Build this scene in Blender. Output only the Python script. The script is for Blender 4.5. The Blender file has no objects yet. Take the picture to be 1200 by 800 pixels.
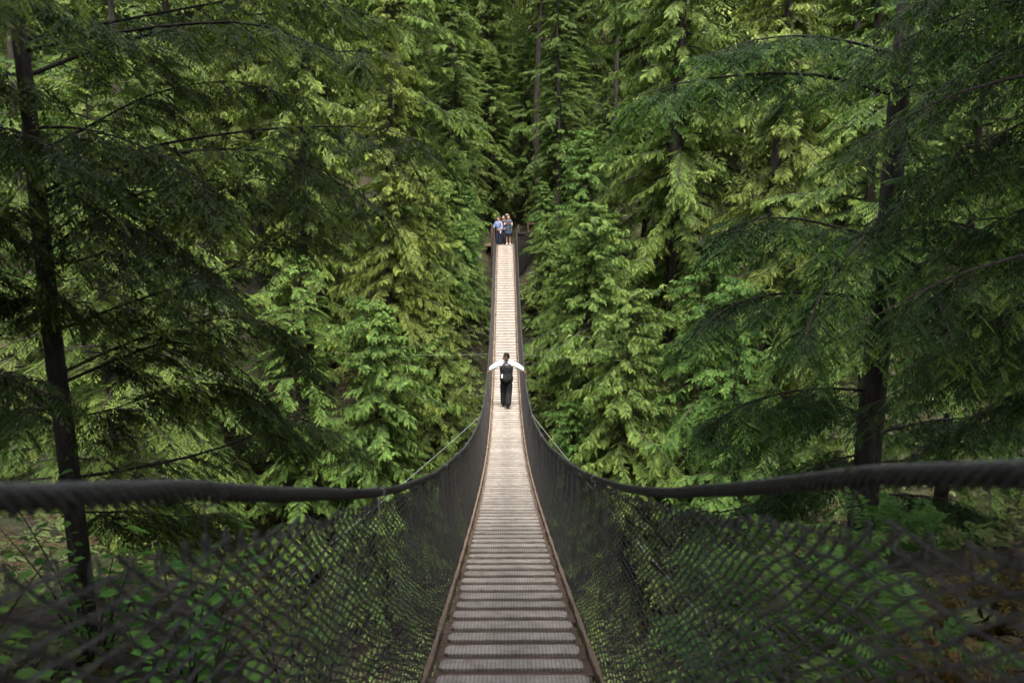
import bpy, math, random
import numpy as np
from mathutils import Vector, Matrix

# ------------------------------------------------------------------ camera, sky, sun, exposure
random.seed(3)
RG = np.random.default_rng(11)
S = bpy.context.scene
COL = S.collection
CAM = np.array([-0.04, 0.0, 1.40])
PITCH = math.atan(0.147)
YAW = 0.0085                                   # turned slightly to the right of the bridge line
cam_d = bpy.data.cameras.new('camera'); cam = bpy.data.objects.new('camera', cam_d); COL.objects.link(cam)
cam.location = CAM; cam.rotation_euler = (math.pi / 2 - PITCH, 0, -YAW)
cam_d.lens = 30; cam_d.sensor_width = 36; cam_d.clip_start = 0.05; cam_d.clip_end = 500
cam_d.dof.use_dof = True; cam_d.dof.focus_distance = 28; cam_d.dof.aperture_fstop = 3.2
S.camera = cam

SUN_EL, SUN_AZ = math.radians(66), math.radians(168)   # azimuth clockwise from +Y: from behind the camera, a little to the right
w = bpy.data.worlds.new('World'); S.world = w; w.use_nodes = True
nt = w.node_tree; nt.nodes.clear()
sky = nt.nodes.new('ShaderNodeTexSky'); sky.sky_type = 'NISHITA'; sky.sun_disc = False
sky.sun_elevation = SUN_EL; sky.sun_rotation = SUN_AZ; sky.air_density = 1.0; sky.dust_density = 3.0; sky.ozone_density = 0.6
bg = nt.nodes.new('ShaderNodeBackground'); bg.inputs['Strength'].default_value = 0.11
wo = nt.nodes.new('ShaderNodeOutputWorld')
hsv = nt.nodes.new('ShaderNodeHueSaturation'); hsv.inputs['Saturation'].default_value = 0.25
nt.links.new(sky.outputs[0], hsv.inputs['Color']); nt.links.new(hsv.outputs[0], bg.inputs[0]); nt.links.new(bg.outputs[0], wo.inputs[0])
sd = bpy.data.lights.new('sun', 'SUN'); sd.energy = 1.4; sd.angle = math.radians(25); sd.color = (1.0, 0.95, 0.84)
so = bpy.data.objects.new('sun', sd); COL.objects.link(so)
sv = Vector((math.sin(SUN_AZ) * math.cos(SUN_EL), math.cos(SUN_AZ) * math.cos(SUN_EL), math.sin(SUN_EL)))
so.rotation_euler = sv.to_track_quat('Z', 'Y').to_euler(); so.location = (0, 0, 60)
S.view_settings.view_transform = 'Standard'; S.view_settings.look = 'None'
S.view_settings.exposure = 2.97; S.view_settings.gamma = 1.0
S.render.engine = 'CYCLES'
cy = S.cycles
cy.max_bounces = 5; cy.diffuse_bounces = 3; cy.glossy_bounces = 2; cy.transmission_bounces = 3; cy.transparent_max_bounces = 4
cy.caustics_reflective = False; cy.caustics_refractive = False
cy.use_denoising = True; cy.denoising_prefilter = 'FAST'; cy.denoising_input_passes = 'RGB_ALBEDO_NORMAL'
cy.use_adaptive_sampling = True; cy.adaptive_threshold = 0.01

# ------------------------------------------------------------------ helpers
ct, st = math.cos(PITCH), math.sin(PITCH)
FWD = np.array([math.sin(YAW) * ct, math.cos(YAW) * ct, -st])
RIGHT = np.array([math.cos(YAW), -math.sin(YAW), 0.0])
UP = np.cross(RIGHT, FWD)

def at(px, py, d):
    """a real point d metres in front of the camera, measured from the photograph"""
    return CAM + d * (FWD + (px - 600) / 1000 * RIGHT + (400 - py) / 1000 * UP)

def tag(o, label=None, cat=None, group=None, kind=None):
    if label: o['label'] = label
    if cat: o['category'] = cat
    if group: o['group'] = group
    if kind: o['kind'] = kind
    return o

def empty(name, loc=(0, 0, 0), rz=0.0):
    o = bpy.data.objects.new(name, None); COL.objects.link(o)
    o.location = [float(v) for v in loc]; o.rotation_euler = (0, 0, rz); o.empty_display_size = 0.3
    return o

def mesh_data(name, V, F, mat, tint=None, smooth=False):
    V = np.asarray(V, np.float32).reshape(-1, 3); F = np.asarray(F, np.int32)
    n = F.shape[1]
    me = bpy.data.meshes.new(name)
    me.vertices.add(len(V)); me.vertices.foreach_set('co', V.ravel())
    me.loops.add(F.size); me.loops.foreach_set('vertex_index', F.ravel())
    me.polygons.add(len(F))
    me.polygons.foreach_set('loop_start', np.arange(0, F.size, n, dtype=np.int32))
    me.polygons.foreach_set('use_smooth', np.full(len(F), smooth, dtype=bool))
    if tint is not None:
        a = me.attributes.new('tint', 'FLOAT', 'FACE'); a.data.foreach_set('value', np.asarray(tint, np.float32))
    me.update(calc_edges=True)
    if mat: me.materials.append(mat)
    return me

def obj(name, me, parent=None):
    o = bpy.data.objects.new(name, me); COL.objects.link(o)
    if parent: o.parent = parent
    return o

class MB:
    """collects quads and tubes into one mesh"""
    def __init__(s): s.V = []; s.F = []; s.n = 0
    def add(s, V, F):
        V = np.asarray(V, float).reshape(-1, 3); s.V.append(V); s.F.append(np.asarray(F) + s.n); s.n += len(V)
    def box(s, c, size, bev=0.0, rot=None):
        hx, hy, hz = [v / 2 for v in size]; b = min(bev, hx * .9, hy * .9, hz * .9)
        if b <= 0:
            P = np.array([[x, y, z] for z in (-hz, hz) for x, y in ((-hx, -hy), (hx, -hy), (hx, hy), (-hx, hy))])
            F = [[3, 2, 1, 0], [4, 5, 6, 7]] + [[i, (i + 1) % 4, 4 + (i + 1) % 4, 4 + i] for i in range(4)]
        else:
            def ring(z, ix, iy, c2):
                ax, ay = hx - ix, hy - iy
                return [[-ax + c2, -ay, z], [ax - c2, -ay, z], [ax, -ay + c2, z], [ax, ay - c2, z], [ax - c2, ay, z], [-ax + c2, ay, z], [-ax, ay - c2, z], [-ax, -ay + c2, z]]
            P = np.array(ring(-hz, b, b, b) + ring(-hz + b, 0, 0, b) + ring(hz - b, 0, 0, b) + ring(hz, b, b, b))
            F = [[8 * r + i, 8 * r + (i + 1) % 8, 8 * r + 8 + (i + 1) % 8, 8 * r + 8 + i] for r in range(3) for i in range(8)]
            F += [[24, 25, 26, 27], [24, 27, 28, 31], [28, 29, 30, 31], [3, 2, 1, 0], [7, 4, 3, 0], [7, 6, 5, 4]]
        if rot is not None: P = P @ np.asarray(rot).T
        s.add(P + np.asarray(c), F)
    def tubes(s, paths, radii, n=6, caps=True, ref=(0.13, 0.21, 0.97)):
        V, F = tubes(paths, radii, n, caps, ref); s.add(V, F)
    def me(s, name, mat, smooth=False): return mesh_data(name, np.concatenate(s.V), np.concatenate(s.F), mat, smooth=smooth)
    def obj(s, name, mat, parent=None, smooth=False): return obj(name, s.me(name, mat, smooth), parent)

def tubes(paths, radii, n=6, caps=True, ref=(0.13, 0.21, 0.97)):
    P = np.asarray(paths, float)
    if P.ndim == 2: P = P[None]
    m, k, _ = P.shape
    R = np.broadcast_to(np.asarray(radii, float), (m, k))
    T = np.gradient(P, axis=1); T /= np.linalg.norm(T, axis=2, keepdims=True) + 1e-12
    r = np.broadcast_to(np.asarray(ref, float), T.shape)
    A = np.cross(T, r); A /= np.linalg.norm(A, axis=2, keepdims=True) + 1e-12
    B = np.cross(T, A)
    an = np.arange(n) * 2 * math.pi / n
    V = P[:, :, None] + R[:, :, None, None] * (np.cos(an)[None, None, :, None] * A[:, :, None] + np.sin(an)[None, None, :, None] * B[:, :, None])
    i = np.arange(m)[:, None, None] * k * n + np.arange(k - 1)[None, :, None] * n
    j = np.arange(n)[None, None]; j2 = (j + 1) % n
    F = np.stack([i + j, i + n + j, i + n + j2, i + j2], -1).reshape(-1, 4)
    if caps and n in (4, 6, 8):
        base = np.arange(m) * k * n
        C = []
        for e in (0, (k - 1) * n):
            for q in range(n // 2 - 1):
                C.append(np.stack([base + e, base + e + 1 + 2 * q, base + e + 2 + 2 * q, base + e + (3 + 2 * q) % n], -1))
        F = np.concatenate([F] + C)
    return V.reshape(-1, 3), F

def unit(a): return a / (np.linalg.norm(a, axis=-1, keepdims=True) + 1e-9)

# ------------------------------------------------------------------ materials
def mat_base(name):
    m = bpy.data.materials.new(name); m.use_nodes = True; t = m.node_tree
    return m, t, t.nodes['Principled BSDF'], lambda ty, **kw: t.nodes.new(ty)

def noise_mat(name, cols, scale=4.0, detail=6.0, rough=0.85, bump=0.3, stretch=(1, 1, 1), spec=0.25, bump_scale=None, bd=0.01):
    m, t, p, N = mat_base(name); L = t.links.new
    tc = N('ShaderNodeTexCoord'); mp = N('ShaderNodeMapping'); mp.inputs['Scale'].default_value = stretch
    L(tc.outputs['Object'], mp.inputs[0])
    n1 = N('ShaderNodeTexNoise'); n1.inputs['Scale'].default_value = scale; n1.inputs['Detail'].default_value = detail; n1.inputs['Roughness'].default_value = 0.65
    L(mp.outputs[0], n1.inputs['Vector'])
    cr = N('ShaderNodeValToRGB'); e = cr.color_ramp.elements
    pos = np.linspace(0.3, 0.7, len(cols))
    e[0].position = pos[0]; e[0].color = (*cols[0], 1); e[1].position = pos[-1]; e[1].color = (*cols[-1], 1)
    for q, c in zip(pos[1:-1], cols[1:-1]): x = e.new(q); x.color = (*c, 1)
    L(n1.outputs[0], cr.inputs[0]); L(cr.outputs[0], p.inputs['Base Color'])
    p.inputs['Roughness'].default_value = rough; p.inputs['Specular IOR Level'].default_value = spec
    if bump:
        n2 = N('ShaderNodeTexNoise'); n2.inputs['Scale'].default_value = bump_scale or scale * 4; n2.inputs['Detail'].default_value = 4
        L(mp.outputs[0], n2.inputs['Vector'])
        b = N('ShaderNodeBump'); b.inputs['Strength'].default_value = bump; b.inputs['Distance'].default_value = bd
        L(n2.outputs[0], b.inputs['Height']); L(b.outputs[0], p.inputs['Normal'])
    return m

def leaf_mat(name, dark, mid, light, trans=0.45, hue=0.02):
    m, t, p, N = mat_base(name); L = t.links.new
    at_ = N('ShaderNodeAttribute'); at_.attribute_name = 'tint'
    oi = N('ShaderNodeObjectInfo')
    tc = N('ShaderNodeTexCoord'); nz = N('ShaderNodeTexNoise'); nz.inputs['Scale'].default_value = 0.55; nz.inputs['Detail'].default_value = 3
    L(tc.outputs['Object'], nz.inputs['Vector'])
    ma = N('ShaderNodeMath'); ma.operation = 'MULTIPLY_ADD'; ma.inputs[1].default_value = 0.9; ma.inputs[2].default_value = -0.45
    L(nz.outputs[0], ma.inputs[0])
    ad = N('ShaderNodeMath'); ad.operation = 'ADD'; L(at_.outputs['Fac'], ad.inputs[0]); L(ma.outputs[0], ad.inputs[1])
    cr = N('ShaderNodeValToRGB'); e = cr.color_ramp.elements
    e[0].position = 0.08; e[0].color = (*dark, 1); e[1].position = 0.95; e[1].color = (*light, 1); x = e.new(0.5); x.color = (*mid, 1)
    L(ad.outputs[0], cr.inputs[0])
    hs = N('ShaderNodeHueSaturation')
    mr = N('ShaderNodeMapRange'); mr.inputs['To Min'].default_value = 0.5 - hue; mr.inputs['To Max'].default_value = 0.5 + hue
    L(oi.outputs['Random'], mr.inputs['Value']); L(mr.outputs[0], hs.inputs['Hue'])
    L(cr.outputs[0], hs.inputs['Color'])
    L(hs.outputs[0], p.inputs['Base Color']); p.inputs['Roughness'].default_value = 0.55; p.inputs['Specular IOR Level'].default_value = 0.18
    tr = N('ShaderNodeBsdfTranslucent'); L(hs.outputs[0], tr.inputs['Color'])
    mx = N('ShaderNodeMixShader'); mx.inputs[0].default_value = trans
    L(p.outputs[0], mx.inputs[1]); L(tr.outputs[0], mx.inputs[2])
    L(mx.outputs[0], t.nodes['Material Output'].inputs['Surface'])
    return m

M = {}
M['cedar'] = leaf_mat('cedar_leaf', (.040, .066, .014), (.118, .17, .032), (.235, .305, .055))
M['hemlock'] = leaf_mat('hemlock_leaf', (.028, .052, .014), (.088, .14, .032), (.20, .255, .06))
M['bright'] = leaf_mat('bright_leaf', (.032, .066, .014), (.100, .168, .032), (.21, .28, .06))
M['near'] = leaf_mat('shaded_needle', (.010, .022, .006), (.030, .062, .011), (.14, .21, .03), trans=.5)  # hemlock needles with near-bank shade and lit tips put into the colours
M['shrub'] = leaf_mat('shrub_leaf', (.04, .10, .02), (.10, .21, .04), (.19, .33, .06), trans=.45)
M['fern'] = leaf_mat('fern_leaf', (.03, .07, .014), (.06, .13, .024), (.11, .20, .04), trans=.35)
M['rust'] = leaf_mat('rust_leaf', (.04, .024, .007), (.09, .055, .012), (.16, .10, .02), trans=.3)
M['under'] = leaf_mat('under_leaf', (.06, .035, .018), (.075, .085, .028), (.12, .17, .045), trans=.3)
M['bark'] = noise_mat('bark', [(.012, .009, .007), (.026, .020, .016), (.05, .041, .034)], scale=9, stretch=(1, 1, .16), bump=.9, bd=.03)
M['near_bark'] = noise_mat('shaded_bark', [(.006, .005, .004), (.014, .011, .009), (.030, .026, .021)], scale=9, stretch=(1, 1, .16), bump=1.0, bd=.03)  # darkened copy of the bark: shade on near trunks put into the colour
M['pale_bark'] = noise_mat('pale_bark', [(.03, .024, .020), (.075, .062, .054), (.13, .112, .10)], scale=7, stretch=(1, 1, .2), bump=.8, bd=.03)
M['soil'] = noise_mat('forest_floor', [(.010, .008, .005), (.026, .019, .012), (.02, .026, .008), (.045, .032, .02)], scale=1.6, detail=10, bump=1.0, bump_scale=9, bd=.12, rough=.95)
M['wood'] = noise_mat('brown_wood', [(.045, .029, .021), (.092, .060, .044), (.155, .107, .082)], scale=5, stretch=(1.2, 9, 9), bump=.5, bump_scale=14)
M['kerb'] = noise_mat('kerb_wood', [(.10, .070, .050), (.17, .122, .09), (.24, .175, .135)], scale=5, stretch=(9, 1.0, 9), bump=.4)
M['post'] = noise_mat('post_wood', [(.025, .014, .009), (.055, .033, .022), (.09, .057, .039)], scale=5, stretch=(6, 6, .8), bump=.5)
M['rope'] = noise_mat('weathered_steel_rope', [(.010, .009, .009), (.020, .018, .017), (.042, .038, .035)], scale=30, bump=.3, rough=.48, spec=.55)
M['net'] = noise_mat('tarred_netting', [(.022, .020, .019), (.038, .034, .033), (.062, .056, .054)], scale=12, bump=0, rough=.7)
M['steel'] = noise_mat('galvanised_steel', [(.16, .165, .175), (.26, .265, .275), (.36, .365, .37)], scale=20, bump=.15, rough=.45, spec=.5)
M['wall'] = noise_mat('shaded_timber_wall', [(.004, .004, .004), (.009, .008, .007), (.016, .014, .013)], scale=3, stretch=(6, 6, .6), bump=.5)  # timber tone lowered so the wall's shade is in the colour
M['wire'] = noise_mat('dull_wire', [(.09, .09, .09), (.15, .15, .15), (.22, .218, .21)], scale=20, bump=.1, rough=.6)
M['red_paint'] = noise_mat('red_paint', [(.3, .04, .035), (.42, .06, .05)], scale=20, bump=.1, rough=.5)

def tread_material():
    m, t, p, N = mat_base('ribbed_tread'); L = t.links.new
    tc = N('ShaderNodeTexCoord')
    wv = N('ShaderNodeTexWave'); wv.wave_type = 'BANDS'; wv.bands_direction = 'X'; wv.inputs['Scale'].default_value = 13.5; wv.inputs['Distortion'].default_value = 1.2; wv.inputs['Detail'].default_value = 2
    L(tc.outputs['Object'], wv.inputs['Vector'])
    oi = N('ShaderNodeObjectInfo')
    ad = N('ShaderNodeVectorMath'); ad.operation = 'ADD'; L(tc.outputs['Object'], ad.inputs[0]); L(oi.outputs['Location'], ad.inputs[1])
    nz = N('ShaderNodeTexNoise'); nz.inputs['Scale'].default_value = 7; nz.inputs['Detail'].default_value = 8; nz.inputs['Roughness'].default_value = .7; L(ad.outputs[0], nz.inputs['Vector'])
    cr = N('ShaderNodeValToRGB'); e = cr.color_ramp.elements
    e[0].position = .28; e[0].color = (.14, .113, .092, 1); e[1].position = .7; e[1].color = (.345, .308, .273, 1); x = e.new(.48); x.color = (.255, .226, .198, 1)
    L(nz.outputs[0], cr.inputs[0])
    cr2 = N('ShaderNodeValToRGB'); e = cr2.color_ramp.elements; e[0].position = .1; e[0].color = (.70, .66, .62, 1); e[1].position = .6; e[1].color = (1, 1, 1, 1)
    L(wv.outputs['Fac'], cr2.inputs[0])
    mx = N('ShaderNodeMix'); mx.data_type = 'RGBA'; mx.blend_type = 'MULTIPLY'; mx.inputs[0].default_value = 1
    L(cr.outputs[0], mx.inputs[6]); L(cr2.outputs[0], mx.inputs[7])
    # foot-worn middle
    sp = N('ShaderNodeSeparateXYZ'); L(tc.outputs['Object'], sp.inputs[0])
    ab = N('ShaderNodeMath'); ab.operation = 'ABSOLUTE'; L(sp.outputs[0], ab.inputs[0])
    mr = N('ShaderNodeMapRange'); mr.inputs['From Min'].default_value = .05; mr.inputs['From Max'].default_value = .22; mr.inputs['To Min'].default_value = .82; mr.inputs['To Max'].default_value = 1; L(ab.outputs[0], mr.inputs[0])
    m2 = N('ShaderNodeMix'); m2.data_type = 'RGBA'; m2.blend_type = 'MULTIPLY'; m2.inputs[0].default_value = 1
    L(mx.outputs[2], m2.inputs[6]); L(mr.outputs[0], m2.inputs[7])
    r2 = N('ShaderNodeMapRange'); r2.inputs['To Min'].default_value = .78; r2.inputs['To Max'].default_value = 1.1; L(oi.outputs['Random'], r2.inputs['Value'])
    m3 = N('ShaderNodeMix'); m3.data_type = 'RGBA'; m3.blend_type = 'MULTIPLY'; m3.inputs[0].default_value = 1
    L(m2.outputs[2], m3.inputs[6]); L(r2.outputs[0], m3.inputs[7]); L(m3.outputs[2], p.inputs['Base Color']); p.inputs['Roughness'].default_value = .75
    b = N('ShaderNodeBump'); b.inputs['Strength'].default_value = .6; b.inputs['Distance'].default_value = .004
    L(wv.outputs['Fac'], b.inputs['Height']); L(b.outputs[0], p.inputs['Normal'])
    return m
M['tread'] = tread_material()

def cloth(name, col, var=.25, rough=.85): return noise_mat(name, [tuple(c * (1 - var) for c in col), col, tuple(min(1, c * (1 + var)) for c in col)], scale=14, bump=.25, bump_scale=30, bd=.01, rough=rough)
M['skin'] = noise_mat('skin', [(.36, .21, .15), (.42, .25, .18)], scale=8, bump=0, rough=.55)
M['hair'] = noise_mat('black_hair', [(.008, .007, .007), (.02, .017, .016)], scale=40, bump=.5, rough=.45, spec=.5)
M['brown_hair'] = noise_mat('brown_hair', [(.03, .016, .010), (.07, .04, .025)], scale=40, bump=.5, rough=.5)
M['white_cloth'] = cloth('white_cloth', (.80, .79, .78), .06)
M['satin'] = noise_mat('black_satin', [(.004, .004, .005), (.013, .013, .015)], scale=9, bump=.7, bump_scale=11, bd=.03, rough=.4, spec=.4)
M['black_cloth'] = cloth('black_cloth', (.005, .005, .006), .3)
M['denim'] = cloth('denim', (.028, .045, .08), .35)
M['navy'] = cloth('navy_cloth', (.012, .016, .03), .3)
M['blue_shirt'] = cloth('pale_blue_shirt', (.15, .19, .33), .4)  # darkened cloth: shade over the far group is in the colour
M['maroon'] = cloth('maroon_cloth', (.05, .018, .02), .4)
M['olive'] = cloth('olive_cloth', (.08, .085, .05), .3)
M['cap'] = cloth('cream_cap', (.20, .18, .13), .2)  # cap tone lowered to carry the shade at the far end
M['shoe'] = cloth('shoe_black', (.015, .014, .014), .3)
M['white_shoe'] = cloth('shoe_white', (.5, .46, .42), .1)  # white dimmed to hold the landing's shade

# ------------------------------------------------------------------ ground
def h2(x, y, f, s): return np.sin(x * f + s) * np.cos(y * f * 1.13 + s * 1.7) + .5 * np.sin(x * f * 2.3 - y * f * 1.7 + s * 2.1)
def smooth(x): x = np.clip(x, 0, 1); return x * x * (3 - 2 * x)
def ground(x, y):
    x = np.asarray(x, float); y = np.asarray(y, float)
    yn = 5.2 + np.clip(-x - 1.2, 0, 14) * 1.4 + np.clip(x - 1.2, 0, 10) * 2.0
    zn = -.28 - .30 * np.clip(y - .6, 0, None) - .8 * np.clip(y - yn, 0, None) + .12 * np.clip(-y - 3, 0, 60)
    zn = zn + smooth((np.abs(x) - 2.2) / 5) * .5 * smooth((8 - y) / 6)
    zf = -.5 - 1.15 * np.clip(46.9 - y, 0, None) + np.clip(y - 54, 0, 90) * .62
    z = np.maximum(np.maximum(zn, zf), -21)
    corridor = np.exp(-(x / 1.5) ** 4) * smooth((y - .4) / 2.0) * smooth((49.6 - y) / 1.0)
    rough_amt = np.minimum(1, .25 + np.abs(y - 1) / 10) * (1 - .9 * np.exp(-(x / 2) ** 4) * (np.abs(y - 50) < 3.5))
    return z + rough_amt * (.22 * h2(x, y, .8, 1.0) + .35 * h2(x, y, .27, 4.0)) - (.75 + 1.0 * smooth((y - 40) / 4)) * corridor

def build_ground():
    xs = np.concatenate([np.linspace(-150, -34, 24), np.linspace(-32, 32, 129), np.linspace(34, 150, 24)])
    ys = np.concatenate([np.linspace(-90, -12, 20), np.linspace(-10, 70, 161), np.linspace(72, 190, 30)])
    X, Y = np.meshgrid(xs, ys); Z = ground(X, Y)
    V = np.stack([X, Y, Z], -1).reshape(-1, 3); nx = len(xs)
    i = (np.arange(len(ys) - 1)[:, None] * nx + np.arange(nx - 1)[None]).ravel()
    F = np.stack([i, i + 1, i + nx + 1, i + nx], -1)
    o = obj('ground', mesh_data('ground', V, F, M['soil'], smooth=True)); o['kind'] = 'structure'
build_ground()

# ------------------------------------------------------------------ the suspension bridge
PC = [-2.587227391362295e-07, 2.4891294471059586e-05, -0.0006836298833250425, 0.01031721511526005, -0.3077107348421597, -1.3202650937520564]
def deck_z(y): return 1.40 + np.polyval(PC, np.clip(y, -.25, 48.9))
def rope_h(y): return np.interp(y, [-3, 0, .5, 1, 1.5, 2, 3, 4, 5, 7, 12, 22, 34, 44, 49.2], [1.60, 1.345, 1.325, 1.305, 1.285, 1.25, 1.17, 1.10, 1.05, .98, .93, .95, 1.0, 1.0, 1.0])
def rope_pt(y, sd): 
    y = np.asarray(y, float)
    zl = np.interp(y, [-3, 0, 1, 2, 3.2], [.03, .03, .028, .018, 0]) if sd < 0 else 0
    return np.stack([sd * np.interp(y, [-3, 2, 8, 20, 49], [.63, .63, .64, .61, .60]), y, deck_z(y) + rope_h(y) - zl], -1)
Y0, Y1 = -2.4, 49.0
HW = 0.462
bridge = empty('suspension_bridge', (0, 0, 0))
tag(bridge, 'long narrow plank suspension bridge with twisted rope rails and dark netting crossing the forest gorge', 'bridge')

def build_bridge():
    # deck: one run of brown boards
    mb = MB()
    pitch = .31; n = int((Y1 - Y0) / pitch)
    treads = []
    for i in range(n):
        yc = Y0 + (i + .5) * pitch
        s = (deck_z(yc + .05) - deck_z(yc - .05)) / .1
        a = math.atan(float(s)); R = Matrix.Rotation(a, 3, 'X')
        jx = random.uniform(-.012, .012); z = float(deck_z(yc))
        mb.box((jx, yc, z - .022), (2 * HW - .02, pitch - .012, .044), .005, np.array(R))
        treads.append((yc, z, a))
    for sd in (-.36, .36):   # stringer cables below
        yy = np.linspace(Y0, Y1, 160); mb.tubes(np.stack([np.full(160, sd), yy, deck_z(yy) - .064], -1), .02, 6)
    mb.obj('deck', M['wood'], bridge)
    # treads: raised ribbed strip with rounded ends on each board
    def tread_me(seed):
        rr = random.Random(seed); hx, hy, hz = .410, .093, .018
        out = []
        for sx, sy, a0 in ((1, -1, -90), (1, 1, 0), (-1, 1, 90), (-1, -1, 180)):
            for q in range(5):
                a = math.radians(a0 + q * 22.5); r = .04
                out.append((sx * (hx - r) + r * math.cos(a) + rr.uniform(-.004, .004) , sy * (hy - r) + r * math.sin(a) * 1.0 + rr.uniform(-.003, .003)))
        for k in range(1, 0): pass
        m_ = len(out); o_ = np.array(out)
        V = []
        for z, f in ((-.003, 1.0), (hz - .004, 1.0), (hz, .985)):
            V += [(x * f, y * (1 if f == 1 else .96), z) for x, y in o_]
        F = []
        for r in range(2):
            F += [(r * m_ + i, r * m_ + (i + 1) % m_, (r + 1) * m_ + (i + 1) % m_, (r + 1) * m_ + i) for i in range(m_)]
        t = 2 * m_
        # top: strips between mirrored points
        order = list(range(m_))
        for k in range(m_ // 2 - 1):
            a, b = order[k], order[k + 1]; c, d = order[m_ - 2 - k], order[m_ - 1 - k]
            F.append((t + a, t + b, t + c, t + d))
        return np.array(V), np.array(F)
    shapes = [tread_me(k) for k in range(5)]
    mes = [mesh_data('tread', V, F, M['tread']) for V, F in shapes]
    start = next(i for i, t in enumerate(treads) if t[0] > 3.6)
    rest = []
    for i, (yc, z, a) in enumerate(treads):
        rx = random.uniform(-.008, .008); ry = random.uniform(-.006, .006)
        if start <= i < start + 100:
            o = obj('tread', mes[i % 5], bridge); o.location = (rx, yc + .012, z + .003); o.rotation_euler = (a + random.uniform(-.02, .02), 0, ry)
        else:
            V, F = shapes[i % 5]; R = np.array(Matrix.Rotation(a, 3, 'X'))
            rest.append((V @ R.T + np.array([rx, yc + .012, z + .003]), F))
    r = MB()
    for V, F in rest: r.add(V, F)
    o = r.obj('tread_run', M['tread'], bridge); o['kind'] = 'stuff'
    yy = np.concatenate([np.arange(Y0, 12, .06), np.arange(12, Y1 + .01, .2)])
    for sd in (-1, 1):
        # kerb: ragged little timber edge
        kb = MB(); w_ = .014 + .003 * np.sin(yy * 7) + RG.uniform(-.003, .003, len(yy)); t_ = .03 + RG.uniform(-.004, .004, len(yy))
        xo = sd * (HW + .018); z0 = deck_z(yy)
        prof = np.stack([np.stack([xo - w_, yy, z0 - .05], -1), np.stack([xo + w_, yy, z0 - .05], -1), np.stack([xo + w_ * .9, yy, z0 + t_], -1), np.stack([xo - w_ * .9, yy, z0 + t_ * .95], -1)], 1)
        k = len(yy); i = np.arange(k - 1)[:, None] * 4; j = np.arange(4)[None]; j2 = (j + 1) % 4
        F = np.stack([i + j, i + j2, i + 4 + j2, i + 4 + j], -1).reshape(-1, 4)
        F = np.concatenate([F, [[3, 2, 1, 0], [4 * k - 4, 4 * k - 3, 4 * k - 2, 4 * k - 1]]])
        kb.add(prof, F); kb.obj('kerb', M['kerb'], bridge)
        # main rope: six strands twisted
        ry_ = [Y0]; 
        while ry_[-1] < Y1: ry_.append(ry_[-1] + (.0065 if ry_[-1] < 8 else .014 if ry_[-1] < 24 else .03))
        ry_ = np.array(ry_); P = rope_pt(ry_, sd); P[:, 2] += .003 * np.sin(ry_ * 1.3) + .002 * np.sin(ry_ * 5.1)
        n_ = 36; an = np.arange(n_) * 2 * math.pi / n_
        tw = ry_ * 2 * math.pi / .225
        rad = .0085 + .0135 * np.abs(np.cos((an[None] * 6 / 2 - sd * tw[:, None] * 3)))
        T = unit(np.gradient(P, axis=0)); A = unit(np.cross(T, [0, 0, 1.0])); B = np.cross(A, T)
        V = P[:, None] + rad[..., None] * (np.cos(an)[None, :, None] * A[:, None] + np.sin(an)[None, :, None] * B[:, None])
        k = len(ry_); i = np.arange(k - 1)[:, None] * n_; j = np.arange(n_)[None]; j2 = (j + 1) % n_
        F = np.stack([i + j, i + j2, i + n_ + j2, i + n_ + j], -1).reshape(-1, 4)
        obj('main_rope', mesh_data('main_rope', V, F, M['rope'], smooth=True), bridge)
        # netting: diagonal cords woven between the deck edge and the rope
        gap = lambda y: np.interp(y, [-3, 2, 4, 6.5, 49], [.13, .12, .075, .03, .028])
        def net_pt(y, h):
            top = rope_pt(y, sd); top[..., 2] -= gap(y)
            bot = np.stack([np.full_like(y, sd * (HW + .03)), y, deck_z(y) - .02], -1)
            p = bot + (top - bot) * h[..., None]
            p[..., 0] += sd * (.045 * np.sin(math.pi * h) + .012 * np.sin(y * 2.1 + 1.0) * h)
            p[..., 2] += .010 * np.sin(y * 9.0 + sd) * h
            return p
        nb = MB()
        # two families of cords: long flat ones and steeper ones, both hung between hem and rope
        for (ya, yb, kk, rad_) in ((Y0 - 7, 10, 80, .0045), (10, 24, 50, .0044), (24, Y1 + 7, 50, .0040)):
            u = np.arange(ya, yb, .24)
            h = np.linspace(0, 1, kk)[None] + 0 * u[:, None]
            h = h * (1 + RG.uniform(-.004, .035, (len(u), 1)))
            y = u[:, None] + (h - .5) * 6.8
            h = h + .010 * np.sin(y * 1.7 + u[:, None]) + RG.normal(0, .0012, h.shape)
            nb.tubes(net_pt(np.clip(y, Y0, Y1), h), rad_, 4, False, (sd, .1, .1))
        for (ya, yb, kk, rad_) in ((Y0 - 3, 10, 60, .0045), (10, 24, 40, .0044), (24, Y1 + 3, 30, .0040)):
            u = np.arange(ya, yb, .10)
            h = np.linspace(0, 1, kk)[None] + 0 * u[:, None]
            h = h * (1 + RG.uniform(-.004, .035, (len(u), 1)))
            y = u[:, None] - (h - .5) * 2.8 + .05 * np.sin(h * 60 + u[:, None]) * .3 + RG.normal(0, .003, h.shape)
            h = h + RG.normal(0, .0015, h.shape)
            nb.tubes(net_pt(np.clip(y, Y0, Y1), h), rad_, 3, False, (sd, .1, .1))
        # top cord ring loops near the camera end
        u = np.arange(Y0 + .1, 7, .105)
        a = np.linspace(0, 2 * math.pi, 9)
        c = net_pt(u, np.ones_like(u))
        ring = c[:, None] + np.stack([0 * a, .014 * np.cos(a), .022 * np.sin(a) + .012], -1)[None]
        nb.tubes(ring, .0032, 4, False, (1, .1, .1))
        nb.obj('netting', M['net'], bridge)
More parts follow.
